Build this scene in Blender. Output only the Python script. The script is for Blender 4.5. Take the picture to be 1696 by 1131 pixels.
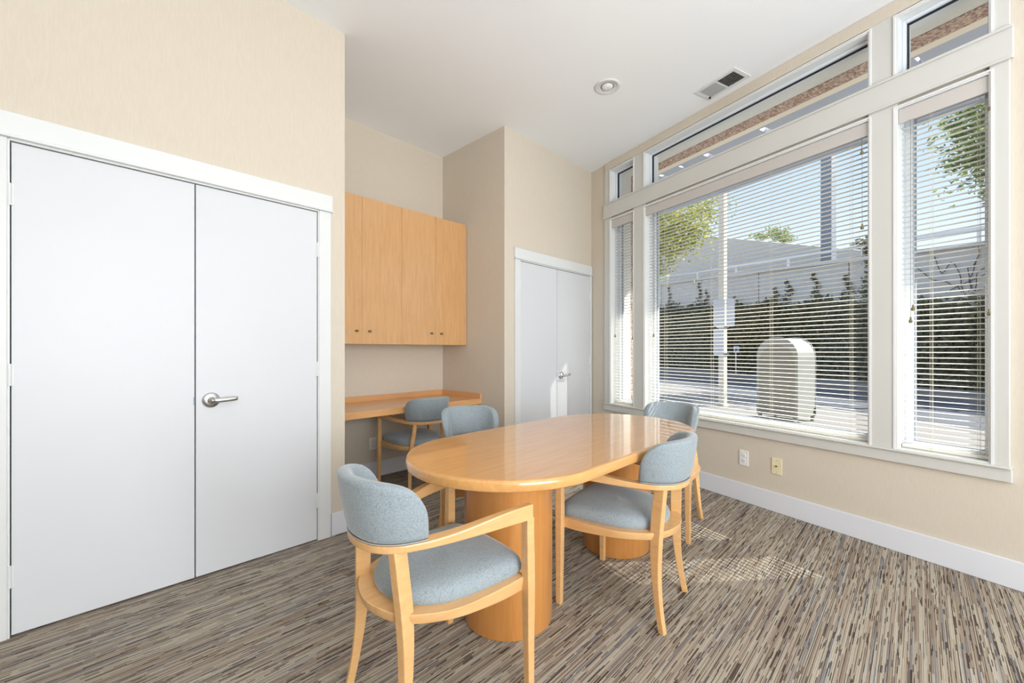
import bpy, bmesh, math, random
from math import sin, cos, tan, pi, atan2, atan, radians, floor, hypot
from mathutils import Vector, Matrix
random.seed(7)
for o in list(bpy.data.objects): bpy.data.objects.remove(o)
SC = bpy.context.scene
COL = SC.collection

# ------------------------------------------------------------ camera, world, lights, exposure
FPX, CAMH, HORY = 700.0, 1.175, 580.0
TH = atan2(1519 - 848, FPX)
FW = Vector((cos(TH), sin(TH), 0)); RT = Vector((sin(TH), -cos(TH), 0))
cam = bpy.data.cameras.new('camera'); camo = bpy.data.objects.new('camera', cam); COL.objects.link(camo)
cam.sensor_width = 36.0; cam.lens = 36.0 * FPX / 1696.0
cam.shift_y = (HORY - 565.5) / 1696.0 * 1.0
camo.location = (0, 0, CAMH); camo.rotation_euler = (pi / 2, 0, -(pi / 2 - TH))
cam.clip_start = 0.05; cam.clip_end = 400
SC.camera = camo
SC.view_settings.view_transform = 'Standard'; SC.view_settings.look = 'None'
SC.view_settings.gamma = 1; SC.view_settings.use_curve_mapping = False
SC.view_settings.exposure = 0.06

W = bpy.data.worlds.new('world'); SC.world = W; W.use_nodes = True
nt = W.node_tree; nt.nodes.clear()
wo = nt.nodes.new('ShaderNodeOutputWorld'); bg = nt.nodes.new('ShaderNodeBackground')
tc = nt.nodes.new('ShaderNodeTexCoord'); sx = nt.nodes.new('ShaderNodeSeparateXYZ'); cr = nt.nodes.new('ShaderNodeValToRGB')
nt.links.new(tc.outputs['Generated'], sx.inputs[0]); nt.links.new(sx.outputs['Z'], cr.inputs[0])
nt.links.new(cr.outputs[0], bg.inputs[0]); nt.links.new(bg.outputs[0], wo.inputs[0])
el = cr.color_ramp.elements
el[0].position = 0.0; el[0].color = (0.88, 0.91, 0.94, 1)
el[1].position = 1.0; el[1].color = (0.34, 0.46, 0.72, 1)
for p, c in ((0.12, (0.80, 0.87, 0.96, 1)), (0.30, (0.56, 0.71, 0.95, 1)), (0.55, (0.40, 0.55, 0.86, 1))):
    e = el.new(p); e.color = c
bg.inputs[1].default_value = 1.3

SUN_AZ, SUN_EL = radians(86), atan(0.83)
sd = (RT * sin(SUN_AZ) + FW * cos(SUN_AZ)) * cos(SUN_EL) + Vector((0, 0, sin(SUN_EL)))   # towards the sun
sun = bpy.data.lights.new('sun', 'SUN'); sun.energy = 12.5; sun.angle = radians(0.53); sun.color = (1, 0.955, 0.88)
so = bpy.data.objects.new('sun', sun); COL.objects.link(so); so.rotation_euler = sd.to_track_quat('Z', 'Y').to_euler()

def area(name, loc, target, sx_, sy_, power, color):
    l = bpy.data.lights.new(name, 'AREA'); l.shape = 'RECTANGLE'; l.size = sx_; l.size_y = sy_; l.energy = power; l.color = color
    o = bpy.data.objects.new(name, l); COL.objects.link(o); o.location = loc
    o.rotation_euler = (Vector(loc) - Vector(target)).to_track_quat('Z', 'Y').to_euler()
    return o
area('rear_fill', (0.5, -3.1, 1.9), (2.3, 2.7, 1.8), 3.0, 2.0, 52, (0.97, 0.985, 1))  # added fill behind the camera, stands for no actual lamp
area('side_fill', (-1.9, -2.2, 2.0), (2.2, 1.2, 1.0), 2.0, 1.6, 22, (0.97, 0.985, 1))  # added fill that lifts the window wall from the unseen left rear
area('ceiling_fill', (0.45, -2.2, 1.3), (2.0, 1.2, 3.3), 2.4, 1.8, 142, (0.86, 0.935, 1))  # added unseen fill aimed up to brighten the ceiling

# ------------------------------------------------------------ frames
P0 = Vector((4.193, 2.718, 0))
AW = atan((848 - 458) / FPX)
WD = FW * cos(AW) - RT * sin(AW)          # along window wall, away from camera
ND = Vector((WD.y, -WD.x, 0))             # outwards
P0 = P0 - ND * 0.035
WROT = atan2(-WD.y, -WD.x)
def wpt(s, off, z): return P0 - WD * s + ND * off + Vector((0, 0, z))
def cpt(F, R, z): return FW * F + RT * R + Vector((0, 0, z))
C0 = Vector((0, 0, CAMH))
def ray(u, v): return FW + RT * ((u - 848) / FPX) + Vector((0, 0, (HORY - v) / FPX))
def at_z(u, v, z): d = ray(u, v); return C0 + d * ((z - CAMH) / d.z)
def at_pl(u, v, p, n): d = ray(u, v); return C0 + d * ((Vector(p) - C0).dot(n) / d.dot(n))

# ------------------------------------------------------------ materials
MATS = {}
def mat(name, col=(.8, .8, .8), rough=.6, metal=0., spec=.5, coat=0., build=None, **kw):
    if name in MATS: return MATS[name]
    m = bpy.data.materials.new(name); m.use_nodes = True; n = m.node_tree
    b = n.nodes['Principled BSDF']
    b.inputs['Base Color'].default_value = (*col, 1); b.inputs['Roughness'].default_value = rough
    b.inputs['Metallic'].default_value = metal; b.inputs['Specular IOR Level'].default_value = spec
    b.inputs['Coat Weight'].default_value = coat; b.inputs['Coat Roughness'].default_value = kw.get('coat_rough', .05); b.inputs['Coat IOR'].default_value = 1.58 if coat > .9 else 1.5
    if build: build(n, b)
    MATS[name] = m; return m
def srgb(r, g, b):
    f = lambda c: (c / 255 / 12.92) if c / 255 <= .04045 else ((c / 255 + .055) / 1.055) ** 2.4
    return (f(r), f(g), f(b))
def N(n, t, **kw):
    x = n.nodes.new(t)
    for k, v in kw.items(): setattr(x, k, v)
    return x
def coords(n, scale=(1, 1, 1), rot=(0, 0, 0), src='Object'):
    t = N(n, 'ShaderNodeTexCoord'); m = N(n, 'ShaderNodeMapping'); m.inputs['Location'].default_value = (13.37, 17.73, 9.41)
    m.inputs['Scale'].default_value = scale; m.inputs['Rotation'].default_value = rot
    n.links.new(t.outputs[src], m.inputs[0]); return m.outputs[0]
def noise(n, vec, scale, detail=3, rough=.5, dist=0.):
    x = N(n, 'ShaderNodeTexNoise'); x.inputs['Scale'].default_value = scale; x.inputs['Detail'].default_value = detail
    x.inputs['Roughness'].default_value = rough; x.inputs['Distortion'].default_value = dist
    n.links.new(vec, x.inputs['Vector']); return x.outputs['Fac']
def ramp(n, fac, stops, interp='LINEAR'):
    r = N(n, 'ShaderNodeValToRGB'); r.color_ramp.interpolation = interp; e = r.color_ramp.elements
    e[0].position, e[0].color = stops[0][0], (*stops[0][1], 1); e[1].position, e[1].color = stops[-1][0], (*stops[-1][1], 1)
    for p, c in stops[1:-1]:
        q = e.new(p); q.color = (*c, 1)
    n.links.new(fac, r.inputs[0]); return r.outputs[0]
def bump(n, b, h, strength=.1, dist=.002):
    x = N(n, 'ShaderNodeBump'); x.inputs['Strength'].default_value = strength; x.inputs['Distance'].default_value = dist
    n.links.new(h, x.inputs['Height']); n.links.new(x.outputs[0], b.inputs['Normal'])
def mth(n, op, a, b=None):
    x = N(n, 'ShaderNodeMath', operation=op)
    for i, v in enumerate((a, b)):
        if v is None: continue
        if isinstance(v, (int, float)): x.inputs[i].default_value = v
        else: n.links.new(v, x.inputs[i])
    return x.outputs[0]
def mixc(n, fac, a, b, mode='MIX'):
    x = N(n, 'ShaderNodeMix', data_type='RGBA', blend_type=mode)
    for sock, v in ((x.inputs[0], fac), (x.inputs[6], a), (x.inputs[7], b)):
        if isinstance(v, (int, float)): sock.default_value = v
        elif isinstance(v, tuple): sock.default_value = (*v, 1)
        else: n.links.new(v, sock)
    return x.outputs[2]

def wood(name, lo, hi, axis='x', rough=.35, coat=.3, coat_rough=.08, figure=.25):
    sc = {'x': (1.2, 14, 14), 'y': (14, 1.2, 14), 'z': (14, 14, 1.2)}[axis]
    def bld(n, b):
        v = coords(n, sc); f = noise(n, v, 3.2, 5, .6, .6)
        v2 = coords(n, tuple(s * 6 for s in sc)); g = noise(n, v2, 5, 3, .6)
        v3 = coords(n, (2.2, 2.2, 2.2)); h = noise(n, v3, 2.0, 2, .5, .5)
        c = ramp(n, f, [(.3, lo), (.7, hi)])
        c = mixc(n, mth(n, 'MULTIPLY', g, figure), c, tuple(x * .62 for x in lo))
        c = mixc(n, mth(n, 'MULTIPLY', h, .28), c, tuple(min(1, x * 1.12) for x in hi))
        n.links.new(c, b.inputs['Base Color'])
        if coat < .9: bump(n, b, g, .03, .0006)
    return mat(name, hi, rough, coat=coat, coat_rough=coat_rough, build=bld)
def paint(name, col, rough=.5, tex=0., scale=160, mottle=.03):
    def bld(n, b):
        v = coords(n); f = noise(n, v, scale, 2, .6); g = noise(n, v, 1.3, 3, .5)
        c = mixc(n, g, tuple(x * (1 - mottle) for x in col), tuple(min(1, x * (1 + mottle)) for x in col))
        n.links.new(c, b.inputs['Base Color'])
        if tex: bump(n, b, f, tex, .001)
    return mat(name, col, rough, build=bld)

def wallpaper(n, b):
    v = coords(n, (1, 1, .12)); f = noise(n, v, 170, 2, .6)
    v2 = coords(n, (.2, .2, 3)); g = noise(n, v2, 90, 2, .5)
    w = noise(n, coords(n), .9, 3, .5)
    c = mixc(n, f, srgb(208, 197, 180), srgb(221, 210, 194))
    c = mixc(n, mth(n, 'MULTIPLY', w, .25), c, srgb(204, 192, 176))
    n.links.new(c, b.inputs['Base Color']); bump(n, b, mth(n, 'ADD', f, g), .08, .0008)
M_WALL = mat('beige_woven_wallcovering', srgb(225, 212, 190), .75, spec=.25, build=wallpaper)
M_CEIL = paint('white_ceiling_paint', srgb(248, 250, 253), .8, .03)
M_TRIM = paint('white_trim_paint', srgb(224, 225, 224), .38)
M_TRIMW = paint('white_window_trim_dimmed', srgb(208, 206, 200), .4)  # same white trim, with dimmer, warmer room light put into the colour
M_BASE = paint('white_baseboard_paint', srgb(226, 227, 232), .4, mottle=.05)
M_DOOR = paint('white_door_paint', srgb(216, 217, 220), .42, .02)
M_VINYL = paint('white_vinyl', srgb(225, 230, 238), .35)
def slat_sh(n, b):
    out = n.nodes['Material Output']; t = N(n, 'ShaderNodeBsdfTranslucent'); t.inputs[0].default_value = (*srgb(240, 236, 222), 1)
    m = N(n, 'ShaderNodeMixShader'); m.inputs[0].default_value = .28
    n.links.new(b.outputs[0], m.inputs[1]); n.links.new(t.outputs[0], m.inputs[2]); n.links.new(m.outputs[0], out.inputs[0])
M_SLAT = mat('cream_blind_slat', srgb(244, 242, 236), .45, build=slat_sh)
M_VAL = mat('greige_valance', srgb(198, 192, 186), .5)
M_GLASS = None
def glass(n, b):
    out = n.nodes['Material Output']
    t = N(n, 'ShaderNodeBsdfTransparent'); t.inputs[0].default_value = (.96, .975, .97, 1)
    g = N(n, 'ShaderNodeBsdfGlossy'); g.inputs['Roughness'].default_value = 0.0
    lw = N(n, 'ShaderNodeLayerWeight'); lw.inputs[0].default_value = .5
    fc = mth(n, 'ADD', mth(n, 'MULTIPLY', mth(n, 'POWER', lw.outputs['Facing'], 4.), .5), .02)
    m = N(n, 'ShaderNodeMixShader'); n.links.new(fc, m.inputs[0]); n.links.new(t.outputs[0], m.inputs[1]); n.links.new(g.outputs[0], m.inputs[2])
    n.links.new(m.outputs[0], out.inputs[0])
M_GLASS = mat('window_glass', (1, 1, 1), 0, build=glass)
M_GASK = mat('grey_gasket', srgb(150, 156, 164), .6)
M_METAL = mat('satin_chrome', (.62, .62, .63), .28, metal=1)
M_DARK = mat('dark_gap', (.02, .02, .02), .8)
M_BRASS = mat('antique_brass', (.33, .25, .15), .35, metal=1)
M_OLIVE = mat('brown_tassel_wood', srgb(120, 108, 70), .5)
M_CORD = mat('blind_cord', srgb(215, 210, 190), .8)
M_LAMP = mat('frosted_bulb', (.85, .85, .85), .3)
M_PLATE_W = mat('white_plastic', srgb(238, 238, 236), .3)
M_PLATE_I = mat('ivory_plastic', srgb(235, 224, 186), .35)

M_TOP = wood('honey_maple_top', srgb(208, 144, 76), srgb(224, 166, 98), 'x', .36, 1.0, .03, .18)
M_EDGE = wood('honey_maple_edge', srgb(206, 148, 84), srgb(222, 168, 104), 'x', .25, .7, .06, .3)
M_PED = wood('amber_maple_pedestal', srgb(196, 128, 62), srgb(212, 148, 80), 'z', .3, .6, .12, .3)
M_CHAIR = wood('light_maple_chair', srgb(214, 164, 106), srgb(228, 182, 126), 'y', .32, .35, .15, .22)
M_CAB = wood('maple_cabinet_veneer', srgb(208, 156, 100), srgb(222, 174, 122), 'z', .32, .6, .12, .25)
M_DESK = wood('maple_desk', srgb(218, 160, 104), srgb(230, 176, 120), 'x', .3, .5, .12, .2)

def fabric(n, b):
    v = coords(n); f = noise(n, v, 330, 3, .7); g = noise(n, v, 6, 4, .6, .6); k = noise(n, v, 130, 3, .6)
    c = ramp(n, f, [(.3, srgb(104, 116, 122)), (.62, srgb(166, 175, 178))])
    c = mixc(n, mth(n, 'MULTIPLY', g, .6), c, srgb(150, 160, 167))
    c = mixc(n, mth(n, 'MULTIPLY', mth(n, 'GREATER_THAN', k, .62), .35), c, srgb(96, 108, 118))
    n.links.new(c, b.inputs['Base Color']); bump(n, b, f, .25, .001)
    b.inputs['Sheen Weight'].default_value = .5; b.inputs['Sheen Roughness'].default_value = .4
M_FAB = mat('blue_grey_chenille', srgb(140, 158, 165), .9, spec=.15, build=fabric)
M_PIPE = mat('pale_piping', srgb(160, 168, 174), .9)

def carpet(n, b):
    tcn = N(n, 'ShaderNodeTexCoord'); s = N(n, 'ShaderNodeSeparateXYZ'); n.links.new(tcn.outputs['Object'], s.inputs[0])
    X, Y = s.outputs[0], s.outputs[1]
    wob = noise(n, coords(n, (5, 40, 1)), 1.0, 2)
    Yw = mth(n, 'ADD', Y, mth(n, 'MULTIPLY', wob, .0015))
    def layer(width, seg, seed):
        row = mth(n, 'FLOOR', mth(n, 'DIVIDE', Yw, width))
        wn = N(n, 'ShaderNodeTexWhiteNoise', noise_dimensions='1D'); n.links.new(mth(n, 'ADD', row, seed), wn.inputs['W'])
        cell = mth(n, 'FLOOR', mth(n, 'ADD', mth(n, 'DIVIDE', X, seg), mth(n, 'MULTIPLY', wn.outputs[0], 37.)))
        cv = N(n, 'ShaderNodeCombineXYZ'); n.links.new(row, cv.inputs[0]); n.links.new(cell, cv.inputs[1]); cv.inputs[2].default_value = seed
        w2 = N(n, 'ShaderNodeTexWhiteNoise', noise_dimensions='3D'); n.links.new(cv.outputs[0], w2.inputs['Vector'])
        return wn.outputs[0], w2.outputs[0]
    PW = .0064
    r1, c1 = layer(PW, .42, 3.0); r2, c2 = layer(PW, .11, 11.0); r3, c3 = layer(PW / 2, .05, 21.0); r4, c4 = layer(PW, .23, 31.0)
    base = ramp(n, c1, [(0, srgb(178, 162, 146)), (.2, srgb(200, 188, 170)), (.4, srgb(168, 152, 136)), (.55, srgb(206, 198, 182)),
                        (.76, srgb(156, 154, 155)), (.84, srgb(192, 178, 160)), (1, srgb(166, 148, 130))], 'CONSTANT')
    dark = ramp(n, c2, [(0, srgb(66, 54, 48)), (.35, srgb(96, 80, 68)), (.6, srgb(84, 90, 102)), (.76, srgb(54, 46, 44)), (1, srgb(110, 90, 74))], 'CONSTANT')
    fr = mth(n, 'FRACT', mth(n, 'DIVIDE', Yw, PW))
    seam = mth(n, 'LESS_THAN', fr, .16)
    thin = mth(n, 'LESS_THAN', fr, mth(n, 'ADD', .26, mth(n, 'MULTIPLY', c4, .30)))
    m1 = mth(n, 'MULTIPLY', thin, mth(n, 'LESS_THAN', c4, mth(n, 'ADD', .30, mth(n, 'MULTIPLY', mth(n, 'GREATER_THAN', r4, .72), .45))))
    m2 = mth(n, 'LESS_THAN', c3, .10)
    m3 = mth(n, 'MULTIPLY', mth(n, 'LESS_THAN', c2, .045), mth(n, 'GREATER_THAN', r2, .5))
    m = mth(n, 'MAXIMUM', mth(n, 'MAXIMUM', m1, m2), m3)
    base = mixc(n, mth(n, 'MULTIPLY', seam, .42), base, srgb(96, 82, 70))
    c = mixc(n, mth(n, 'MULTIPLY', m, .84), base, dark)
    loop = noise(n, coords(n, (1, 1, 1)), 420, 2, .7)
    c = mixc(n, mth(n, 'MULTIPLY', loop, .35), c, srgb(90, 80, 70), 'MULTIPLY')
    big = noise(n, coords(n, (1, 1, 1)), 1.1, 3)
    c = mixc(n, mth(n, 'MULTIPLY', big, .18), c, srgb(150, 142, 130), 'MULTIPLY')
    n.links.new(c, b.inputs['Base Color'])
    ridge = mth(n, 'SINE', mth(n, 'MULTIPLY', Yw, 2 * pi / .0064))
    h = mth(n, 'ADD', mth(n, 'MULTIPLY', ridge, .35), mth(n, 'SUBTRACT', loop, mth(n, 'MULTIPLY', m, .4)))
    bump(n, b, h, .5, .0025)
M_CARPET = mat('striped_loop_carpet', srgb(160, 150, 130), .95, spec=.1, build=carpet)

# ------------------------------------------------------------ mesh helpers
def tagk(o, kind): o['kind'] = kind; return o
def mk(name, bm, m, parent=None, loc=None, rot=None, smooth=False, bevel=0., subsurf=0, kind=None, seg=2):
    me = bpy.data.meshes.new(name); bmesh.ops.recalc_face_normals(bm, faces=bm.faces); bm.to_mesh(me); bm.free()
    o = bpy.data.objects.new(name, me); COL.objects.link(o)
    if m: me.materials.append(m)
    if parent: o.parent = parent
    if loc is not None: o.location = loc
    if rot is not None: o.rotation_euler = rot
    if smooth: me.polygons.foreach_set('use_smooth', [True] * len(me.polygons))
    if bevel:
        b = o.modifiers.new('bevel', 'BEVEL'); b.width = bevel; b.segments = seg; b.limit_method = 'ANGLE'; b.angle_limit = radians(35)
    if subsurf:
        s = o.modifiers.new('sub', 'SUBSURF'); s.levels = subsurf; s.render_levels = subsurf
    if kind: o['kind'] = kind
    return o
def box(bm, x0, x1, y0, y1, z0, z1):
    v = [bm.verts.new((x, y, z)) for x in (x0, x1) for y in (y0, y1) for z in (z0, z1)]
    for f in ((0, 1, 3, 2), (4, 6, 7, 5), (0, 4, 5, 1), (2, 3, 7, 6), (0, 2, 6, 4), (1, 5, 7, 3)): bm.faces.new([v[i] for i in f])
    return bm
def B(*boxes):
    bm = bmesh.new()
    for b in boxes: box(bm, *b)
    return bm
def prism(bm, pts, z0, z1):
    a = [bm.verts.new((x, y, z0)) for x, y in pts]; b = [bm.verts.new((x, y, z1)) for x, y in pts]
    n = len(pts)
    bm.faces.new(a[::-1]); bm.faces.new(b)
    for i in range(n): bm.faces.new((a[i], a[(i + 1) % n], b[(i + 1) % n], b[i]))
    return bm
def tube(bm, pts, r, n=8, caps=True):
    pts = [Vector(p) for p in pts]; rings = []
    rs = r if isinstance(r, (list, tuple)) else [r] * len(pts)
    prev = None
    for i, p in enumerate(pts):
        t = (pts[min(i + 1, len(pts) - 1)] - pts[max(i - 1, 0)]).normalized()
        if prev is None: prev = t.orthogonal().normalized()
        a = (prev - t * prev.dot(t)).normalized(); prev = a; b = t.cross(a)
        rings.append([bm.verts.new(p + (a * cos(2 * pi * k / n) + b * sin(2 * pi * k / n)) * rs[i]) for k in range(n)])
    for q, w in zip(rings, rings[1:]):
        for k in range(n): bm.faces.new((q[k], q[(k + 1) % n], w[(k + 1) % n], w[k]))
    if caps: bm.faces.new(rings[0][::-1]); bm.faces.new(rings[-1])
    return bm
def lathe(bm, prof, n=32, c=(0, 0), closed=False):
    rings = [[bm.verts.new((c[0] + r * cos(2 * pi * k / n), c[1] + r * sin(2 * pi * k / n), z)) for k in range(n)] for r, z in prof]
    for q, w in zip(rings, rings[1:]):
        for k in range(n): bm.faces.new((q[k], q[(k + 1) % n], w[(k + 1) % n], w[k]))
    if not closed: bm.faces.new(rings[0][::-1]); bm.faces.new(rings[-1])
    return bm
def catmull(pts, n=6, closed=False):
    P = [Vector(p) for p in pts]; out = []; L = len(P)
    if closed: idx = range(L); g = lambda i: P[i % L]
    else:
        idx = range(L - 1); ext = [P[0] * 2 - P[1]] + P + [P[-1] * 2 - P[-2]]; g = lambda i: ext[i + 1]
    for i in idx:
        a, b, c, d = g(i - 1), g(i), g(i + 1), g(i + 2)
        for k in range(n):
            t = k / n
            out.append(.5 * (2 * b + (c - a) * t + (2 * a - 5 * b + 4 * c - d) * t * t + (3 * b - a - 3 * c + d) * t ** 3))
    if not closed: out.append(P[-1])
    return out
def loft(bm, rings, caps=True):
    vs = [[bm.verts.new(p) for p in r] for r in rings]; n = len(vs[0])
    for q, w in zip(vs, vs[1:]):
        for k in range(n): bm.faces.new((q[k], q[(k + 1) % n], w[(k + 1) % n], w[k]))
    if caps: bm.faces.new(vs[0][::-1]); bm.faces.new(vs[-1])
    return bm
def empty(name, loc, rz=0, label=None, cat=None, group=None):
    o = bpy.data.objects.new(name, None); COL.objects.link(o); o.location = loc; o.rotation_euler = (0, 0, rz)
    o.empty_display_size = .1
    if label: tag(o, label, cat, group)
    return o
def tag(o, label, cat, group=None):
    o['label'] = label; o['category'] = cat
    if group: o['group'] = group
    return o
def copytree(o, parent=None):
    c = o.copy(); COL.objects.link(c); c.parent = parent
    for ch in o.children: copytree(ch, c)
    return c
def wall_obj(name, bm, m, kind='structure', parent=None, **kw):
    if parent is None: return mk(name, bm, m, None, P0, (0, 0, WROT), kind=kind, **kw)
    return mk(name, bm, m, parent, **kw)

# ------------------------------------------------------------ room shell
YD, YA, YC, XC, XJ, ZC = 2.679, 3.640, 2.715, 1.228, 2.733, 3.222
LX, BY = -2.6, -3.4
def xwall(y): return (P0 - WD * ((P0.y - y) / WD.y)).x       # window wall inner face x at given y
XW = xwall(YC)
floor_pts = [(LX, BY), (xwall(BY), BY), (xwall(YA + .3), YA + .3), (LX, YA + .3)]
mk('floor', prism(bmesh.new(), floor_pts, -.06, 0), M_CARPET, kind='structure')
mk('ceiling', prism(bmesh.new(), [(LX - .1, BY - .1), (xwall(BY - .1) + .15, BY - .1), (xwall(YA + .3) + .15, YA + .3), (LX - .1, YA + .3)], ZC, ZC + .12), M_CEIL, kind='structure')
# door wall with closet recess
D1 = (-.171, 1.052, 2.027)
mk('wall_left', B((LX, D1[0] - .02, YD, YD + .14, 0, ZC), (D1[1] + .02, XC, YD, YA, 0, ZC), (D1[0] - .02, D1[1] + .02, YD, YD + .14, D1[2] + .02, ZC),
   (D1[0] - .02, D1[1] + .02, YD + .10, YD + .14, 0, D1[2] + .02)), M_WALL, kind='structure')
mk('wall_alcove', B((XC - .02, XJ + .02, YA, YA + .12, 0, ZC)), M_WALL, kind='structure')
D2 = (2.940, 4.113, 2.018)
mk('wall_closet', B((XJ, D2[0] - .02, YC, YA + .12, 0, ZC), (D2[1] + .02, XW + .05, YC, YC + .14, 0, ZC), (D2[0] - .02, D2[1] + .02, YC, YC + .14, D2[2] + .02, ZC),
   (D2[0] - .02, D2[1] + .02, YC + .10, YC + .14, 0, D2[2] + .02)), M_WALL, kind='structure')
mk('wall_west', B((LX - .12, LX, BY, YD + .14, 0, ZC)), M_WALL, kind='structure')
mk('wall_back', B((LX - .12, xwall(BY) + .1, BY - .12, BY, 0, ZC)), M_WALL, kind='structure')

# window wall, local frame: x = s along wall toward camera, y = outwards, z up
WT = .16
A0, A1, B0, B1, C0s, C1 = .352, .690, .835, 2.640, 2.765, 3.142
TZ0, TZ1, LZ0, LZ1 = 2.772, 3.118, .598, 2.585
S_END = 6.9
wb = B((-.12, A0, 0, WT, 0, ZC), (A1, B0, 0, WT, LZ0, ZC), (B1, C0s, 0, WT, LZ0, ZC), (C1, S_END, 0, WT, 0, ZC), (A0, C1, 0, WT, 0, LZ0),
       (A0, A1, 0, WT, LZ1, TZ0), (B0, B1, 0, WT, LZ1, TZ0), (C0s, C1, 0, WT, LZ1, TZ0),
       (A0, A1, 0, WT, TZ1, ZC), (B0, B1, 0, WT, TZ1, ZC), (C0s, C1, 0, WT, TZ1, ZC))
wall_obj('wall_window', wb, M_WALL)
ci, cS0, cS1 = -.020, .258, 3.205
def trim(i, *bx, bevel=.003, m=None): return wall_obj('trim_%d' % i, B(*bx), m or M_TRIMW, bevel=bevel)
trim(1, (cS0, A0 + .006, ci, -.0005, LZ0 + .001, LZ1 + .03))                       # left casing
trim(2, (A1 - .006, B0 + .006, ci, -.0005, LZ0 + .001, LZ1 + .03))
trim(3, (B1 - .006, C0s + .006, ci, -.0005, LZ0 + .001, LZ1 + .03))
trim(4, (C1 - .006, cS1, ci, -.0005, LZ0 + .001, LZ1 + .03))
trim(5, (cS0 - .012, cS1 + .012, ci - .006, -.0005, LZ1 + .03, TZ0 - .004))         # transom band
trim(6, (cS0 - .012, cS1 + .012, ci - .016, ci - .004, TZ0 - .012, TZ0 + .002), bevel=.002)  # band lips
trim(7, (cS0 - .012, cS1 + .012, ci - .014, ci - .004, LZ1 + .024, LZ1 + .036), bevel=.002)
trim(8, (cS0, A0 + .004, ci + .004, -.0005, TZ0 + .002, TZ1 + .02))
trim(9, (A1 - .004, B0 + .004, ci + .004, -.0005, TZ0 + .002, TZ1 + .02))
trim(10, (B1 - .004, C0s + .004, ci + .004, -.0005, TZ0 + .002, TZ1 + .02))
trim(11, (C1 - .004, cS1, ci + .004, -.0005, TZ0 + .002, TZ1 + .02))
trim(12, (cS0, cS1, ci + .004, -.0005, TZ1 + .02, ZC - .002), m=M_WALL)
trim(13, (cS0 - .008, cS1 + .008, ci - .004, -.0005, .522, .586))                   # apron
trim(14, (cS0 - .008, cS1 + .008, ci - .018, .004, .586, LZ0 + .002), bevel=.005)   # stool nosing

def window(i, s0, s1, z0, z1, rdepth=.085):
    e = bpy.data.objects.new('window_%d' % i, None); COL.objects.link(e); e.location = wpt((s0 + s1) / 2, 0, z0); e.rotation_euler = (0, 0, WROT); e['kind'] = 'structure'
    w = (s1 - s0) / 2; h = z1 - z0; t = .008
    # reveal lining
    mk('reveal', B((-w, -w + t, -.018, WT + .01, 0, h), (w - t, w, -.018, WT + .01, 0, h), (-w + t, w - t, -.018, WT + .01, 0, t), (-w + t, w - t, -.018, WT + .01, h - t, h)), M_TRIM, e)
    a, d0, d1 = (.036 if z0 < 1 else .016), rdepth, rdepth + .06
    fr = B((-w + t, -w + t + a, d0, d1, t, h - t), (w - t - a, w - t, d0, d1, t, h - t), (-w + t + a, w - t - a, d0, d1, t, t + a), (-w + t + a, w - t - a, d0, d1, h - t - a, h - t))
    mk('window_frame', fr, M_VINYL, e, bevel=.003)
    g = a + .005
    mk('glazing_gasket', B((-w + t + a, -w + t + g, d0 + .02, d0 + .04, t + a, h - t - a), (w - t - g, w - t - a, d0 + .02, d0 + .04, t + a, h - t - a),
       (-w + t + g, w - t - g, d0 + .02, d0 + .04, t + a, t + g), (-w + t + g, w - t - g, d0 + .02, d0 + .04, h - t - g, h - t - a)), (M_GASK if z0 < 1 else M_DARK), e)
    mk('pane', B((-w + t + g, w - t - g, d0 + .028, d0 + .032, t + g, h - t - g)), M_GLASS, e)
    # pale bead around the opening inside
    q = .010
    mk('bead', B((-w - q, -w, ci - .004, ci + .006, 0, h), (w, w + q, ci - .004, ci + .006, 0, h), (-w - q, w + q, ci - .004, ci + .006, h, h + q)), M_TRIM, e)
    return e
window(1, A0, A1, LZ0, LZ1); window(2, B0, B1, LZ0, LZ1); window(3, C0s, C1, LZ0, LZ1)
window(4, A0, A1, TZ0, TZ1, .045); window(5, B0, B1, TZ0, TZ1, .045); window(6, C0s, C1, TZ0, TZ1, .045)

# baseboards
BH = .142
wall_obj('baseboard_window', B((.0, S_END - .4, -.014, -.0005, 0.001, BH)), M_BASE, bevel=.003)
mk('baseboard_left', B((D1[1] + .085, XC + .012, YD - .014, YD - .0005, .001, BH), (LX + .01, D1[0] - .1, YD - .014, YD - .0005, .001, BH)), M_BASE, bevel=.003, kind='structure')
mk('baseboard_alcove', B((XC + .002, XJ - .002, YA - .014, YA - .0005, .001, BH), (XJ - .0145, XJ - .0005, YC - .0, YA - .016, .001, BH)), M_BASE, bevel=.003, kind='structure')
mk('baseboard_closet', B((XJ - .012, D2[0] - .085, YC - .014, YC - .0005, .001, BH)), M_BASE, bevel=.003, kind='structure')

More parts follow.
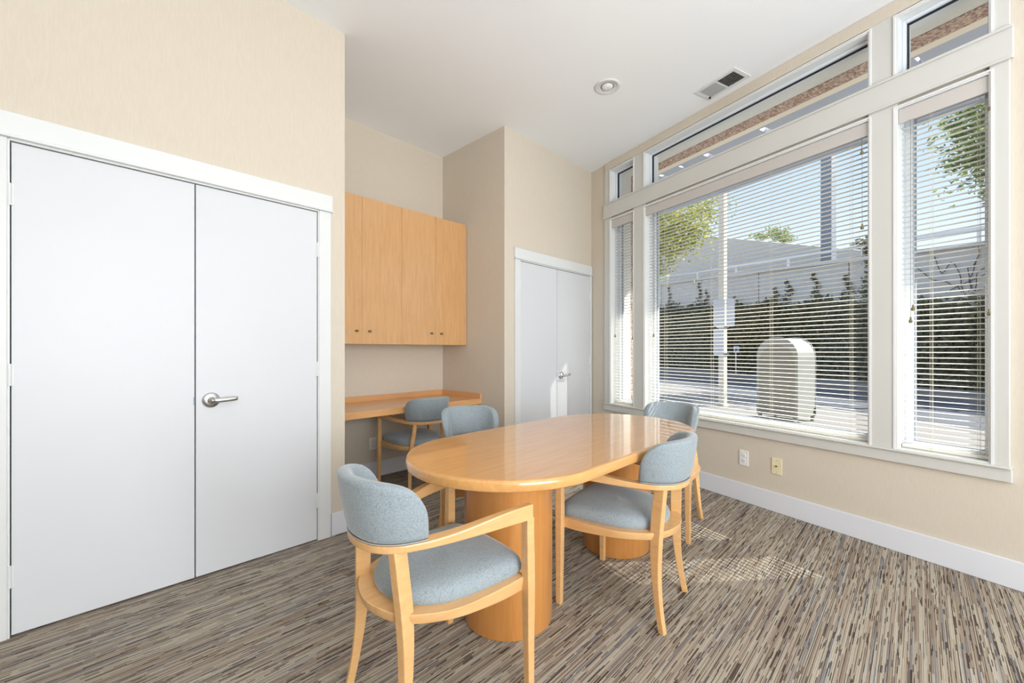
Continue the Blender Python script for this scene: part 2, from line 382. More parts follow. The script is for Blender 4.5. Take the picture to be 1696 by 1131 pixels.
# closet casings and doors
def casing(i, x0, x1, zt, Y, left=True, right=True, over=.0, xr=None):
    w, t = .072, .018
    bx = []
    if left: bx.append((x0 - .008 - w, x0 - .008, Y - t, Y - .0005, .001, zt + .012))
    if right: bx.append((x1 + .008, xr or (x1 + .008 + w), Y - t, Y - .0005, .001, zt + .012))
    mk('trim_%d' % i, B(*bx), M_TRIM, bevel=.003, kind='structure')
    xl, xrr = x0 - .016 - w, (xr or x1 + .016 + w)
    mk('trim_%d' % (i + 1), B((xl, xrr, Y - t - .006, Y - .0005, zt + .026, zt + .116)), M_TRIM, bevel=.003, kind='structure')
    mk('trim_%d' % (i + 2), B((xl, xrr, Y - t - .016, Y - .0005, zt + .012, zt + .026)), M_TRIM, bevel=.004, kind='structure')
    mk('trim_%d' % (i + 3), B((x0 - .008, x0 - .002, Y - .012, Y + .09, .001, zt + .01), (x1 + .002, x1 + .008, Y - .012, Y + .09, .001, zt + .01), (x0 - .002, x1 + .002, Y - .012, Y + .09, zt + .004, zt + .012)), M_TRIM, kind='structure')
casing(15, D1[0], D1[1], D1[2], YD)
casing(19, D2[0], D2[1], D2[2], YC, xr=XW - .012)

def lever(parent, x, z, y, s=1):
    bm = bmesh.new(); lathe(bm, [(.001, 0), (.039, 0), (.040, .004), (.036, .009), (.020, .011), (.0135, .012), (.013, .034), (.001, .035)], 28)
    r = mk('handle_rose', bm, M_METAL, parent, (x, y, z), (pi / 2, 0, 0), smooth=True, bevel=.0)
    pts = [(0, -.040, 0), (.012 * s, -.046, 0), (.03 * s, -.049, .0), (.06 * s, -.049, .001), (.098 * s, -.047, .003), (.112 * s, -.042, .005)]
    bm = bmesh.new(); rings = []
    for k, p in enumerate(catmull(pts, 4)):
        f = k / 20; hh = .0135 - .003 * f; tt = .0075 - .001 * f
        rings.append([(p.x, p.y + tt * cos(a), p.z + hh * sin(a)) for a in [2 * pi * j / 10 for j in range(10)]])
    loft(bm, rings); tube(bm, [(0, -.030, 0), (0, -.050, 0)], .0105, 14)
    mk('lever_handle', bm, M_METAL, parent, (x, y, z), smooth=True)
def hinge(parent, x, z, y):
    bm = bmesh.new(); tube(bm, [(0, 0, -.045), (0, 0, .045)], .0065, 10); box(bm, -.012, .012, .002, .008, -.044, .044)
    for k in (-.018, 0, .018): tube(bm, [(0, 0, k - .0008), (0, 0, k + .0008)], .0070, 10)
    mk('hinge', bm, M_TRIM, parent, (x, y, z))
def door(i, x0, x1, zt, Y, hx, hz, handle=None, strike=None):
    e = bpy.data.objects.new('door_%d' % i, None); COL.objects.link(e); e.location = (x0, Y, 0); e['kind'] = 'structure'
    mk('door_leaf', B((0.0015, x1 - x0 - .0015, .0, .035, .008, zt)), M_DOOR, e, bevel=.002)
    for z in hz: hinge(e, hx - x0, z, -.006)
    if handle: lever(e, handle[0] - x0, handle[1], 0)
    if strike: mk('latch_plate', B((strike - x0 - .006, strike - x0 - .001, -.002, .01, .895, .935)), M_GASK, e)
    return e
door(1, D1[0], .440, D1[2], YD - .004, D1[0] - .003, (1.812, 1.075, .25), None, .440)
door(2, .442, D1[1], D1[2], YD - .004, D1[1] + .003, (1.795, 1.06, .25), (.508, .914))
door(3, D2[0], 3.505, D2[2], YC - .004, D2[0] - .003, (1.80, 1.03, .25), None, 3.505)
door(4, 3.507, D2[1], D2[2], YC - .004, D2[1] + .003, (1.79, 1.06, .25), (3.572, .913))
# dark sheets that paint the closet shade behind the door gaps, not trim
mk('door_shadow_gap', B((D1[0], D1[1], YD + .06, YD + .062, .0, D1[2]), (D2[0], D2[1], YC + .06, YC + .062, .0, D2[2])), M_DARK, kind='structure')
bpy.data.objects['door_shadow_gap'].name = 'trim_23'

# ------------------------------------------------------------ ceiling fixtures
dl = empty('ceiling_downlight', (2.879, 1.735, ZC), 0, 'round white recessed downlight in the ceiling', 'ceiling light')
bm = bmesh.new(); lathe(bm, [(.072, -.001), (.098, -.001), (.099, -.004), (.090, -.008), (.076, -.008), (.070, -.002)], 40, closed=True); mk('trim_ring', bm, M_TRIM, dl, smooth=True)
bm = bmesh.new(); lathe(bm, [(.0715, -.006), (.060, -.003), (.052, -.0015)], 40, closed=True); mk('baffle', bm, M_TRIM, dl, smooth=True)
bm = bmesh.new(); lathe(bm, [(.001, -.0185), (.018, -.018), (.034, -.014), (.042, -.008), (.044, -.0012), (.001, -.001)], 32); mk('bulb', bm, M_LAMP, dl, smooth=True)
bm = bmesh.new(); lathe(bm, [(.001, -.0016), (.058, -.0016), (.058, -.0008), (.001, -.0008)], 32); mk('recess_gap', bm, mat('grey_recess', (.25, .25, .25), .8), dl)

vt = empty('ceiling_vent', (3.462, 1.085, ZC), WROT, 'white rectangular louvred air register in the ceiling near the windows', 'vent')
vl, vw = .172, .098
mk('vent_frame', B((-vl, vl, -vw, -vw + .028, -.008, -.0005), (-vl, vl, vw - .028, vw, -.008, -.0005), (-vl, -vl + .03, -vw + .028, vw - .028, -.008, -.0005), (vl - .03, vl, -vw + .028, vw - .028, -.008, -.0005),
   (-.006, .006, -vw + .028, vw - .028, -.008, -.0005)), M_TRIM, vt, bevel=.002)
mk('duct_opening', B((-vl + .03, vl - .03, -vw + .028, vw - .028, -.0015, -.0005)), M_DARK, vt)
first = None
for side in (-1, 1):
    for k in range(11):
        x = side * (.014 + k * .0122)
        bm = bmesh.new(); v = [bm.verts.new(p) for p in ((-.005, -vw + .028, 0), (-.005, vw - .028, 0), (.005, vw - .028, .006), (.005, -vw + .028, .006))]; bm.faces.new(v)
        bmesh.ops.solidify(bm, geom=bm.faces[:], thickness=.0008)
        o = mk('louvre', bm, M_TRIM, vt, (x, 0, -.0085)); o.scale = (-side, 1, 1)
mk('damper_lever', B((-.15, -.138, .055, .066, -.02, -.006)), M_DARK, vt)

# outlets
def plate(name, label, loc, rz, m, kind):
    e = empty(name, loc, rz, label, 'wall plate')
    mk('cover_plate', B((-.036, .036, -.006, 0, -.058, .058)), m, e, bevel=.002)
    if kind == 'duplex':
        for z in (-.02, .02):
            bm = bmesh.new(); lathe(bm, [(.001, 0), (.0155, 0), (.0155, .003), (.001, .003)], 20)
            s = mk('socket', bm, m, e, (0, -.0055, z), (pi / 2, 0, 0))
            mk('slot', B((-.0075, -.0055, -.0094, -.0084, z - .004, z + .005), (.0055, .0075, -.0094, -.0084, z - .004, z + .005), (-.002, .002, -.0094, -.0084, z - .011, z - .007)), M_DARK, e)
    elif kind == 'coax':
        bm = bmesh.new(); lathe(bm, [(.001, 0), (.0065, 0), (.0055, .009), (.001, .009)], 12); mk('coaxial_jack', bm, M_BRASS, e, (0, -.006, 0), (pi / 2, 0, 0))
        for z in (-.042, .042):
            bm = bmesh.new(); lathe(bm, [(.001, 0), (.003, 0), (.002, .0015), (.001, .0015)], 10); mk('screw', bm, M_BRASS, e, (0, -.006, z), (pi / 2, 0, 0))
    return e
# plates: local -y faces the room
def on_wall(u, v):
    return at_pl(u, v, P0, ND)
q = on_wall(1232.5, 758); plate('power_outlet', 'white duplex power outlet low on the window wall', q - ND * .0005, WROT, M_PLATE_W, 'duplex')
q = on_wall(1287, 772); plate('cable_outlet', 'ivory cable jack plate low on the window wall, right of the white outlet', q - ND * .0005, WROT, M_PLATE_I, 'coax')
q = at_pl(617, 734, (0, YA, 0), Vector((0, 1, 0))); plate('power_outlet', 'white outlet plate on the alcove wall under the desk', (q.x, YA - .0005, q.z), 0, M_PLATE_W, 'duplex')

# ------------------------------------------------------------ alcove cabinet and desk
CY, CZ0, CZ1 = 3.246, 1.226, 2.421
cb = empty('wall_cabinet', (XC + .01, CY, CZ0), 0, 'maple four-door wall cabinet hung above the built-in desk', 'cabinet')
cw = XJ - .004 - (XC + .01)
mk('cabinet_body', B((0, .018, .022, YA - .002 - CY, 0, CZ1 - CZ0), (cw - .018, cw, .022, YA - .002 - CY, 0, CZ1 - CZ0), (.018, cw - .018, .022, YA - .002 - CY, 0, .018), (.018, cw - .018, .022, YA - .002 - CY, CZ1 - CZ0 - .018, CZ1 - CZ0),
   (.018, cw - .018, YA - .010 - CY, YA - .002 - CY, .018, CZ1 - CZ0 - .018)), M_CAB, cb)
xs = [XC + .01, 1.633, 1.997, 2.356, XJ - .004]
for k in range(4):
    a, b_ = xs[k] - xs[0] + .001, xs[k + 1] - xs[0] - .001
    d = mk('cabinet_door', B((a, b_, 0, .020, .0, CZ1 - CZ0)), M_CAB, cb, bevel=.001)
    s = 1 if k % 2 == 0 else -1
    ex = (b_ - .052) if s > 0 else (a + .058)
    bm = bmesh.new(); lathe(bm, [(.001, 0), (.008, 0), (.006, .005), (.0045, .014), (.009, .021), (.0105, .027), (.006, .032), (.001, .033)], 16)
    mk('knob', bm, M_BRASS, d, (ex, 0, .105), (pi / 2, 0, 0), smooth=True)
    lx = ex - s * .064 if k < 2 else ex - s * .050
    bm = bmesh.new(); lathe(bm, [(.001, 0), (.0085, 0), (.0085, .0035), (.007, .0045), (.001, .0045)], 18)
    mk('lock', bm, M_METAL, d, (lx, 0, .092), (pi / 2, 0, 0), smooth=False)
DY, DZ = 3.022, .712
dk = empty('built_in_desk', (XC + .002, DY, DZ), 0, 'built-in maple desk shelf spanning the alcove below the cabinet', 'desk')
dw = XJ - .002 - (XC + .002)
mk('desk_top', B((0, dw, .012, YA - .002 - DY, -.03, 0)), M_DESK, dk)
mk('front_edge', B((0, dw, 0, .012, -.052, 0)), M_DESK, dk, bevel=.002)
mk('backsplash', B((0, dw - .02, YA - .022 - DY, YA - .002 - DY, .0, .048)), M_DESK, dk, bevel=.001)
mk('side_splash', B((dw - .02, dw, .0, YA - .022 - DY, .0, .048)), M_DESK, dk, bevel=.001)
mk('support_cleat', B((0, dw, YA - .022 - DY, YA - .002 - DY, -.09, -.03), (dw - .02, dw, .05, YA - .03 - DY, -.09, -.03)), M_DESK, dk)

# ------------------------------------------------------------ table
TX, TY, TZ = 1.805, 1.315, .730
tb = empty('conference_table', (TX, TY, 0), 0, 'glossy honey maple racetrack-oval table on two drum pedestals', 'table')
ta, tbb = .903, .439
def race(a, r, n=28):
    pts = []
    for k in range(n + 1): t = -pi / 2 + pi * k / n; pts.append((a - r + r * cos(t), r * sin(t)))
    for k in range(n + 1): t = pi / 2 + pi * k / n; pts.append((-(a - r) + r * cos(t), r * sin(t)))
    return pts
def inset_race(d): return race(ta - d, tbb - d)
bm = bmesh.new(); rings = []
for d, z in ((.006, TZ - .042), (.002, TZ - .040), (0, TZ - .036), (0, TZ - .012), (.002, TZ - .007), (.006, TZ - .0025)): rings.append([(x, y, z) for x, y in inset_race(d)])
loft(bm, rings, caps=False)
mk('table_edge', bm, M_EDGE, tb, smooth=True)
bm = bmesh.new(); rings = [[(x, y, z) for x, y in inset_race(d)] for d, z in ((.006, TZ - .0025), (.011, TZ - .0006), (.018, TZ))]
loft(bm, rings, caps=False); vs = [v for v in bm.verts if v.co.z > TZ - .0001]
bm.faces.new(vs)
bot = [bm.verts.new((x, y, TZ - .042)) for x, y in inset_race(.006)]; bm.faces.new(bot[::-1])
o = mk('table_top', bm, M_TOP, tb)
for p in o.data.polygons:
    if len(p.vertices) == 4: p.use_smooth = True
for px_ in (1.357, 2.290):
    bm = bmesh.new(); r = .196
    lathe(bm, [(.001, .002), (r - .001, .002), (r, .006), (r, TZ - .044), (.001, TZ - .044)], 72)
    o = mk('pedestal', bm, M_PED, tb, (px_ - TX, 1.323 - TY, 0), smooth=True)
    mm = o.modifiers.new('es', 'EDGE_SPLIT'); mm.split_angle = radians(40)

# ------------------------------------------------------------ chairs
def smooth01(t): t = max(0, min(1, t)); return t * t * (3 - 2 * t)
def mirror(half): return half + [(-x, y) for x, y in half[-2::-1]]
def plan_normals(c):
    out = []
    for i in range(len(c)):
        t = (c[min(i + 1, len(c) - 1)] - c[max(i - 1, 0)]); t = Vector((t.x, t.y, 0)).normalized()
        n = Vector((t.y, -t.x, 0))
        out.append(n)
    return out
def make_chair():
    r = empty('armchair', (0, 0, 0))
    # seat ring (starts at right front, goes round the back)
    half = [(.236, .215), (.243, .12), (.244, .03), (.238, -.055), (.212, -.125), (.168, -.190), (.105, -.233), (0, -.256)]
    c = catmull([(x, y, 0) for x, y in mirror(half)], 5); nr = plan_normals(c)
    bm = bmesh.new(); rings = []
    for p, n in zip(c, nr):
        if n.dot(Vector((p.x, p.y + .02, 0))) < 0: n = -n
        k = smooth01((p.y + .12) / .3)
        w = .074 * (1 - k) + .030 * k; h = .030 * (1 - k) + .046 * k; zt = .398
        a, b_ = p, p - n * w
        lip = .006
        rings.append([(a.x, a.y, zt - .002), (a.x - n.x * .0, a.y, zt - .010), (a.x - n.x * .006, a.y - n.y * .006, zt - h), (b_.x, b_.y, zt - h), (b_.x, b_.y, zt), (a.x - n.x * .002, a.y - n.y * .002, zt)])
    loft(bm, rings); mk('seat_frame', bm, M_CHAIR, r, smooth=True).modifiers.new('es', 'EDGE_SPLIT').split_angle = radians(35)
    mk('front_apron', B((-.232, .232, .198, .222, .350, .397)), M_CHAIR, r, bevel=.003)
    # cushion
    h2 = [(0, -.206), (.085, -.190), (.146, -.150), (.190, -.085), (.208, -.01), (.214, .09), (.214, .175), (.206, .222), (.176, .247), (.10, .257), (0, .260)]
    loop = h2 + [(-x, y) for x, y in h2[-2:0:-1]]
    ol = catmull([(x, y, 0) for x, y in loop], 3, True)
    bm = bmesh.new(); rings = []
    cx, cy = 0, .04
    for s, z in ((.93, .388), (.985, .396), (1.0, .408), (.995, .426), (.965, .442), (.90, .453), (.78, .461), (.6, .467), (.35, .471), (.12, .4725)):
        rings.append([(cx + (p.x - cx) * s, cy + (p.y - cy) * s, z - (.010 * max(0, -p.y - .05) / .15 if z > .42 else 0)) for p in ol])
    loft(bm, rings); mk('seat_cushion', bm, M_FAB, r, smooth=True, subsurf=1)
    # arm rail
    hr = [(.243, .236), (.240, .19), (.226, .12), (.207, .04), (.188, -.03), (.170, -.09), (.155, -.145), (.136, -.20), (.098, -.244), (.050, -.264), (0, -.270)]
    c = catmull([(x, y, 0) for x, y in mirror(hr)], 4); nr = plan_normals(c)
    bm = bmesh.new(); rings = []
    for p, n in zip(c, nr):
        if n.dot(Vector((p.x, p.y, 0))) < 0: n = -n
        k = smooth01((p.y + .14) / .36)
        w = (.044 * (1 - k) + .026 * k) / 2; h = .025 * (1 - k) + .052 * k; zt = .603 + .042 * k
        rings.append([(p.x + n.x * w, p.y + n.y * w, zt - .002 * (1 - k)), (p.x + n.x * w, p.y + n.y * w, zt - h), (p.x - n.x * w, p.y - n.y * w, zt - h), (p.x - n.x * w, p.y - n.y * w, zt)])
    loft(bm, rings); mk('arm_rail', bm, M_CHAIR, r, bevel=.004)
    # front legs
    for s in (-1, 1):
        rings = []
        for x, y, z, w, d in ((.249, .221, 0, .0130, .0130), (.247, .220, .2, .0150, .0150), (.2465, .220, .36, .0170, .0165), (.245, .2205, .42, .0170, .0170), (.243, .221, .56, .0150, .0165), (.243, .222, .600, .0145, .0165)):
            rings.append([(s * x + w, y - d, z), (s * x + w, y + d, z), (s * x - w, y + d, z), (s * x - w, y - d, z)])
        bm = bmesh.new(); loft(bm, rings); mk('leg', bm, M_CHAIR, r, bevel=.003)
    # rear legs
    for s in (-1, 1):
        pts = catmull([(.190, -.232, 0), (.180, -.214, .10), (.170, -.201, .22), (.160, -.197, .34), (.152, -.200, .42), (.140, -.207, .50), (.130, -.214, .582)], 3)
        rings = []
        for i, p in enumerate(pts):
            f = p.z / .58
            w = .0125 + .003 * smooth01(f / .6); d = .0135 + .011 * smooth01((f - .1) / .7)
            rot = radians(16) * s
            cs, sn = cos(rot), sin(rot)
            rings.append([(s * p.x + a * cs - b_ * sn, p.y + a * sn + b_ * cs + .006 * smooth01((f - .6) / .4), p.z) for a, b_ in ((w, -d), (w, d), (-w, d), (-w, -d))])
        bm = bmesh.new(); loft(bm, rings); mk('leg', bm, M_CHAIR, r, bevel=.003)
    # upholstered back
    hp = [(.157, -.118), (.149, -.160), (.131, -.208), (.094, -.246), (.048, -.264), (0, -.270)]
    c = catmull([(x, y, 0) for x, y in mirror(hp)], 5); nr = plan_normals(c)
    Ls = [0]
    for a, b_ in zip(c, c[1:]): Ls.append(Ls[-1] + (b_ - a).length)
    NV = 9; bm = bmesh.new(); rings = []; pipe = []
    for p, n, l in zip(c, nr, Ls):
        if n.dot(Vector((p.x, p.y, 0))) < 0: n = -n
        t = abs(l / Ls[-1] * 2 - 1)
        Hh = .188 * max(.0004, 1 - t ** 4.6) ** .56 + .004
        e = max(.10, (1 - t ** 10)) ** .5
        ring = []
        base = .603
        prof = []
        for j in range(NV):
            v = j / (NV - 1) * .93; prof.append((v, (.0215 + .005 * sin(pi * v)) * e))
        prof2 = [(.975, .020 * e), (1.0, .010 * e)]
        outs = prof + prof2
        for v, th in outs: ring.append((v, th))
        for v, th in reversed(outs): ring.append((v, -th))
        lean = .034
        R_ = []
        for v, th in ring:
            o_ = v * lean * (Hh / .19) + th * min(1, Hh / .05)
            R_.append((p.x + n.x * o_, p.y + n.y * o_, base + v * Hh))
        rings.append(R_)
        pipe.append((p.x + n.x * .0225, p.y + n.y * .0225, base + .0025))
    loft(bm, rings); bp = mk('backrest', bm, M_FAB, r, smooth=True, subsurf=1)
    bm = bmesh.new(); tube(bm, pipe[1:-1], .0020, 6); mk('piping', bm, M_PIPE, bp, smooth=True)
    return r
G = 'blue-grey upholstered maple armchairs'
ch1 = make_chair()
poses = [((.889, 1.228), -1.654, 'near armchair at the left end of the table, seen from behind with both arms showing'),
         ((1.850, 1.019), .148, 'armchair tucked in on the near long side of the table, its back to the camera'),
         ((1.748, 1.978), 2.67, 'armchair on the far side of the table facing the camera, creases in its backrest'),
         ((2.800, 1.265), 1.63, 'armchair at the far end of the table below the big window'),
         ((2.060, 3.105), -.10, 'armchair pushed under the built-in desk in the alcove')]
for i, (p, t, lab) in enumerate(poses):
    o = ch1 if i == 0 else copytree(ch1)
    o.location = (p[0], p[1], .0); o.rotation_euler = (0, 0, t); tag(o, lab, 'chair', G)

# ------------------------------------------------------------ blinds
slat_me = {}
def make_blind(s0, s1, label, ladders, cords):
    y0 = .045
    e = empty('window_blind', wpt(s0, 0, LZ0), WROT, label, 'blind', 'cream horizontal window blinds')
    w = s1 - s0; H = LZ1 - LZ0 - .008
    mk('valance', B((.010, w - .010, -.008, .006, H - .085, H - .002)), M_VAL, e, bevel=.002)
    mk('headrail', B((.014, w - .014, .016, .062, H - .045, H - .004)), M_SLAT, e)
    mk('bottom_rail', B((.012, w - .012, y0 - .014, y0 + .014, .012, .030)), M_SLAT, e, bevel=.003)
    # one slat mesh shared by the whole blind
    bm = bmesh.new(); rings = []
    for x in (.013, w - .013):
        up = [(x, y0 + .0124 * t, .0034 * (1 - t * t)) for t in (-1, -.5, 0, .5, 1)]
        rings.append(up + [(x, b_, c * .55 - .0014) for a, b_, c in reversed(up)])
    loft(bm, rings); me = None; n = int((H - .06 - .045) / .0305)
    for k in range(n):
        z = .045 + .0305 * k
        if me is None:
            o = mk('slat', bm, M_SLAT, e, (0, 0, z)); me = o.data
        else:
            o = bpy.data.objects.new('slat', me); COL.objects.link(o); o.parent = e; o.location = (0, 0, z)
        o.rotation_euler = (radians(-1.0 + random.uniform(-.8, .8)), 0, 0)
        # keep rotation about slat line: slat centre is y0 so compensate
        a = o.rotation_euler[0]; o.location = (0, y0 * (1 - cos(a)), z - y0 * sin(a))
    for x in ladders:
        bm = bmesh.new()
        for dx in (-.004, .004): tube(bm, [(x + dx, y0 - .015, .0), (x + dx, y0 - .015, H - .05)], .0007, 4)
        tube(bm, [(x, y0 + .015, .0), (x, y0 + .015, H - .05)], .0007, 4)
        tube(bm, [(x - .004, y0 - .015, .0), (x - .007, y0 - .012, -.0), (x, y0, .006)], .0007, 4)
        mk('ladder_cord', bm, M_CORD, e)
    for x, zt in cords:
        bm = bmesh.new(); tube(bm, [(x, -.014, H - .085), (x, -.014, zt)], .0011, 5); cd = mk('pull_cord', bm, mat('grey_cord', srgb(120, 120, 112), .8), e)
        bm = bmesh.new(); lathe(bm, [(.001, 0), (.0075, .002), (.0095, .010), (.007, .018), (.004, .024), (.0045, .034), (.001, .036)], 14)
        mk('tassel', bm, M_OLIVE, cd, (x, -.014, zt - .036), smooth=True)
    return e
def s_of(u, v=500):
    q = at_pl(u, v, P0 + ND * .03, ND); return (q - P0).dot(-WD), q.z
def cordpos(s0, lst): return [(s_of(u, v)[0] - s0, s_of(u, v)[1] - LZ0) for u, v in lst]
make_blind(A0, A1, 'narrow cream blind in the leftmost window beside the closet', [s_of(u)[0] - A0 for u in (1033, 1048)], cordpos(A0, [(1024, 553), (1053, 557)]))
make_blind(B0, B1, 'wide cream blind across the big middle window', [s_of(u)[0] - B0 for u in (1101, 1178, 1276, 1409)], cordpos(B0, [(1433, 249), (1433.5, 372), (1088, 552)]))
make_blind(C0s, C1, 'cream blind in the right-hand window', [s_of(u)[0] - C0s for u in (1542, 1621)], cordpos(C0s, [(1517.5, 505), (1513.5, 525), (1643, 512), (1644, 176)]))

# ------------------------------------------------------------ OUTSIDE
def road_pt(n, u, z=0.0):
    """n = metres from camera across the road line, u = metres along it"""
    a = radians(9.2); D = FW * cos(a) - RT * sin(a); Nn = RT * cos(a) + FW * sin(a)
    return D * u + Nn * n + Vector((0, 0, z))
GZ = .10
def conc(name, col, rough=.85, sc=14):
    def bld(n, b):
        v = coords(n); f = noise(n, v, sc, 5, .6); g = noise(n, v, .6, 4, .6)
        c = mixc(n, f, tuple(x * .86 for x in col), tuple(min(1, x * 1.1) for x in col)); c = mixc(n, mth(n, 'MULTIPLY', g, .35), c, tuple(x * .78 for x in col))
        n.links.new(c, b.inputs['Base Color']); bump(n, b, f, .2, .004)
    return mat(name, col, rough, build=bld)
M_SIDEW = conc('sidewalk_concrete', srgb(130, 126, 122)); M_ROAD = conc('asphalt', srgb(76, 80, 90), .8, 30)
M_RETAIN = conc('grey_retaining_concrete', srgb(206, 202, 198), .85, 3); M_UPPER = conc('light_ramp_concrete', srgb(220, 216, 210), .85, 3)
M_STUCCO = conc('grey_stucco', srgb(236, 235, 230), .9, 60); M_CREAM = paint('cream_band', srgb(250, 240, 222), .8)
def pebbles(n, b):
    v = coords(n); x = N(n, 'ShaderNodeTexVoronoi'); x.inputs['Scale'].default_value = 70; n.links.new(v, x.inputs['Vector'])
    s = N(n, 'ShaderNodeSeparateColor'); n.links.new(x.outputs['Color'], s.inputs[0])
    c = ramp(n, s.outputs[0], [(0, srgb(150, 118, 102)), (.4, srgb(194, 162, 142)), (.75, srgb(226, 206, 190)), (1, srgb(172, 138, 124))])
    n.links.new(c, b.inputs['Base Color']); bump(n, b, x.outputs['Distance'], .8, .01)
M_PEB = mat('exposed_pebble_band', srgb(140, 115, 100), .9, build=pebbles)
M_CANOPY = paint('pale_blue_canopy_metal', srgb(186, 194, 210), .5)
def prism_road(name, pts, z0, z1, m):
    bm = bmesh.new(); prism(bm, [tuple(road_pt(n, u).xy) for n, u in pts], z0, z1); return mk(name, bm, m, kind='structure')
# pavement slab reaches under the building line
sw = prism_road('sidewalk', [(4.2, -30), (7.05, -30), (7.05, 70), (4.2, 70)], GZ - .12, GZ, M_SIDEW)
fs = bmesh.new(); prism(fs, [tuple(wpt(s, o_, 0).xy) for s, o_ in ((-16, WT + .02), (30, WT + .02), (30, 5.2), (-16, 4.2))], GZ - .14, GZ - .002); mk('forecourt', fs, M_SIDEW, kind='structure')
prism_road('road', [(7.05, -30), (12.3, -30), (12.3, 70), (7.05, 70)], GZ - .30, GZ - .13, M_ROAD)
prism_road('curb', [(6.90, -30), (7.05, -30), (7.05, 70), (6.90, 70)], GZ - .2, GZ + .004, conc('curb_concrete', srgb(150, 147, 140)))
prism_road('far_sidewalk', [(12.3, -30), (14.3, -30), (14.3, 70), (12.3, 70)], GZ - .14, GZ - .02, M_SIDEW)
prism_road('far_ground', [(14.0, -30), (60, -30), (60, 70), (14.0, 70)], GZ - .2, GZ - .05, M_ROAD)

# portal round the shopfront: soffit and end wall with the same three bands
def wbox(name, m, *bx, **kw): return wall_obj(name, B(*bx), m, **kw)
SZ = 3.2
X0, X1 = .20, 7.5
wbox('trim_24', M_STUCCO, (X0, X1, WT + .002, .44, SZ, SZ + .3))
wbox('trim_25', M_PEB, (X0 + .001, X1, .44, .58, SZ - .006, SZ + .3))
wbox('trim_26', M_CREAM, (X0 + .001, X1, .58, .66, SZ - .004, SZ + .3))
wbox('trim_27', M_STUCCO, (X0 - .3, X0, WT + .002, .44, 0, SZ + .3))
wbox('trim_28', M_PEB, (X0 - .3, X0 + .006, .44, .58, 0, SZ + .3))
wbox('trim_29', M_CREAM, (X0 - .3, X0 + .004, .58, .66, 0, SZ + .3))
# metal canopy beyond the soffit, with narrow open joints that let sky and sun through
cn = empty('street_canopy', wpt(3.0, .68, SZ + .1), WROT, 'pale metal canopy over the sidewalk outside the transom windows', 'canopy')
CD0, CD1 = .668, 1.86
gaps = []
for (u0, u1, v) in ((1094, 1106, 296), (1126, 1134, 281), (1168, 1185, 263), (1256, 1276, 219.5), (1516, 1526, 105.5)):
    a = at_z(u0, v, SZ); b_ = at_z(u1, v, SZ); sa = (a - P0).dot(-WD); sb = (b_ - P0).dot(-WD)
    gaps.append((min(sa, sb), max(sa, sb), (at_z((u0 + u1) / 2, v, SZ) - P0).dot(ND)))
def cbox(s0, s1, o0, o1): return (s0 - 3.0, s1 - 3.0, o0 - .68, o1 - .68, -.07, -.03)
gm = sum(g[2] for g in gaps) / len(gaps)
bxs = [cbox(-.6, 7.5, CD0, gm - .055), cbox(-.6, 7.5, gm + .055, CD1)]
cur = -.6
for g in sorted(gaps):
    bxs.append(cbox(cur, g[0], gm - .055, gm + .055)); cur = g[1]
bxs.append(cbox(cur, 7.5, gm - .055, gm + .055))
mk('canopy_deck', B(*bxs), M_CANOPY, cn)
for o0 in (CD0 + .40, CD0 + .75): mk('canopy_beam', B((-3.6, 4.5, o0 - .68, o0 - .68 + .05, -.11, -.07)), M_CANOPY, cn)
mk('canopy_fascia', B((-3.6, 4.5, CD1 - .68, CD1 - .68 + .03, -.10, .02)), M_CANOPY, cn)

# mailbox
def post_box():
    e = empty('collection_mailbox', cpt(6.17, 4.166, GZ), 0, 'pale arched-top collection mailbox on the sidewalk outside the big window', 'mailbox')
    e.rotation_euler = (0, 0, WROT)
    e.location = cpt(6.17, 4.166, GZ)
    # local x = toward camera along wall (right face at x=0), y outwards; face spans x in [-.60, 0]
    w, dep, zb, zt = .595, .50, .085, 1.262
    r = w / 2; zc = zt - r
    prof = [(-w, zb), (0, zb)] + [(-r + r * cos(a), zc + r * sin(a)) for a in [pi * k / 28 for k in range(29)]]
    M = mat('mailbox_paint', srgb(150, 150, 143), .5)
    def arch(name, inset, y0, y1, m=M, par=e):
        bm = bmesh.new(); k = (w - 2 * inset) / w
        pp = [(-w / 2 + (x + w / 2) * k, (z - zb) * k + zb + inset) if z > zb else (-w / 2 + (x + w / 2) * k, zb + inset) for x, z in prof]
        a = [bm.verts.new((x, y0, z)) for x, z in pp]; b_ = [bm.verts.new((x, y1, z)) for x, z in pp]
        bm.faces.new(a); bm.faces.new(b_[::-1]); n = len(pp)
        for i in range(n): bm.faces.new((a[i], a[(i + 1) % n], b_[(i + 1) % n], b_[i]))
        o = mk(name, bm, m, par, bevel=.004); return o
    arch('body', 0, .012, dep)
    arch('end_flange', -.006, 0, .014); arch('end_flange', -.006, dep - .002, dep + .012)
    arch('end_panel', .035, -.006, .002, mat('mailbox_paint_shaded', srgb(134, 129, 117), .5))  # darker copy of the body paint: shade on this end put into colour
    arch('pressed_rib', .10, -.012, -.004, mat('mailbox_paint_shaded', srgb(134, 129, 117), .5))
    for x, y in ((-w + .03, .02), (-.05, .02), (-w + .03, dep - .03), (-.03, dep - .03)):
        mk('leg', B((x - .022, x + .022, y, y + .03, 0, zb + .01)), M, e)
    mk('latch', B((.0, .012, dep - .035, dep - .005, .10, .20)), M_DARK, e)
post_box()

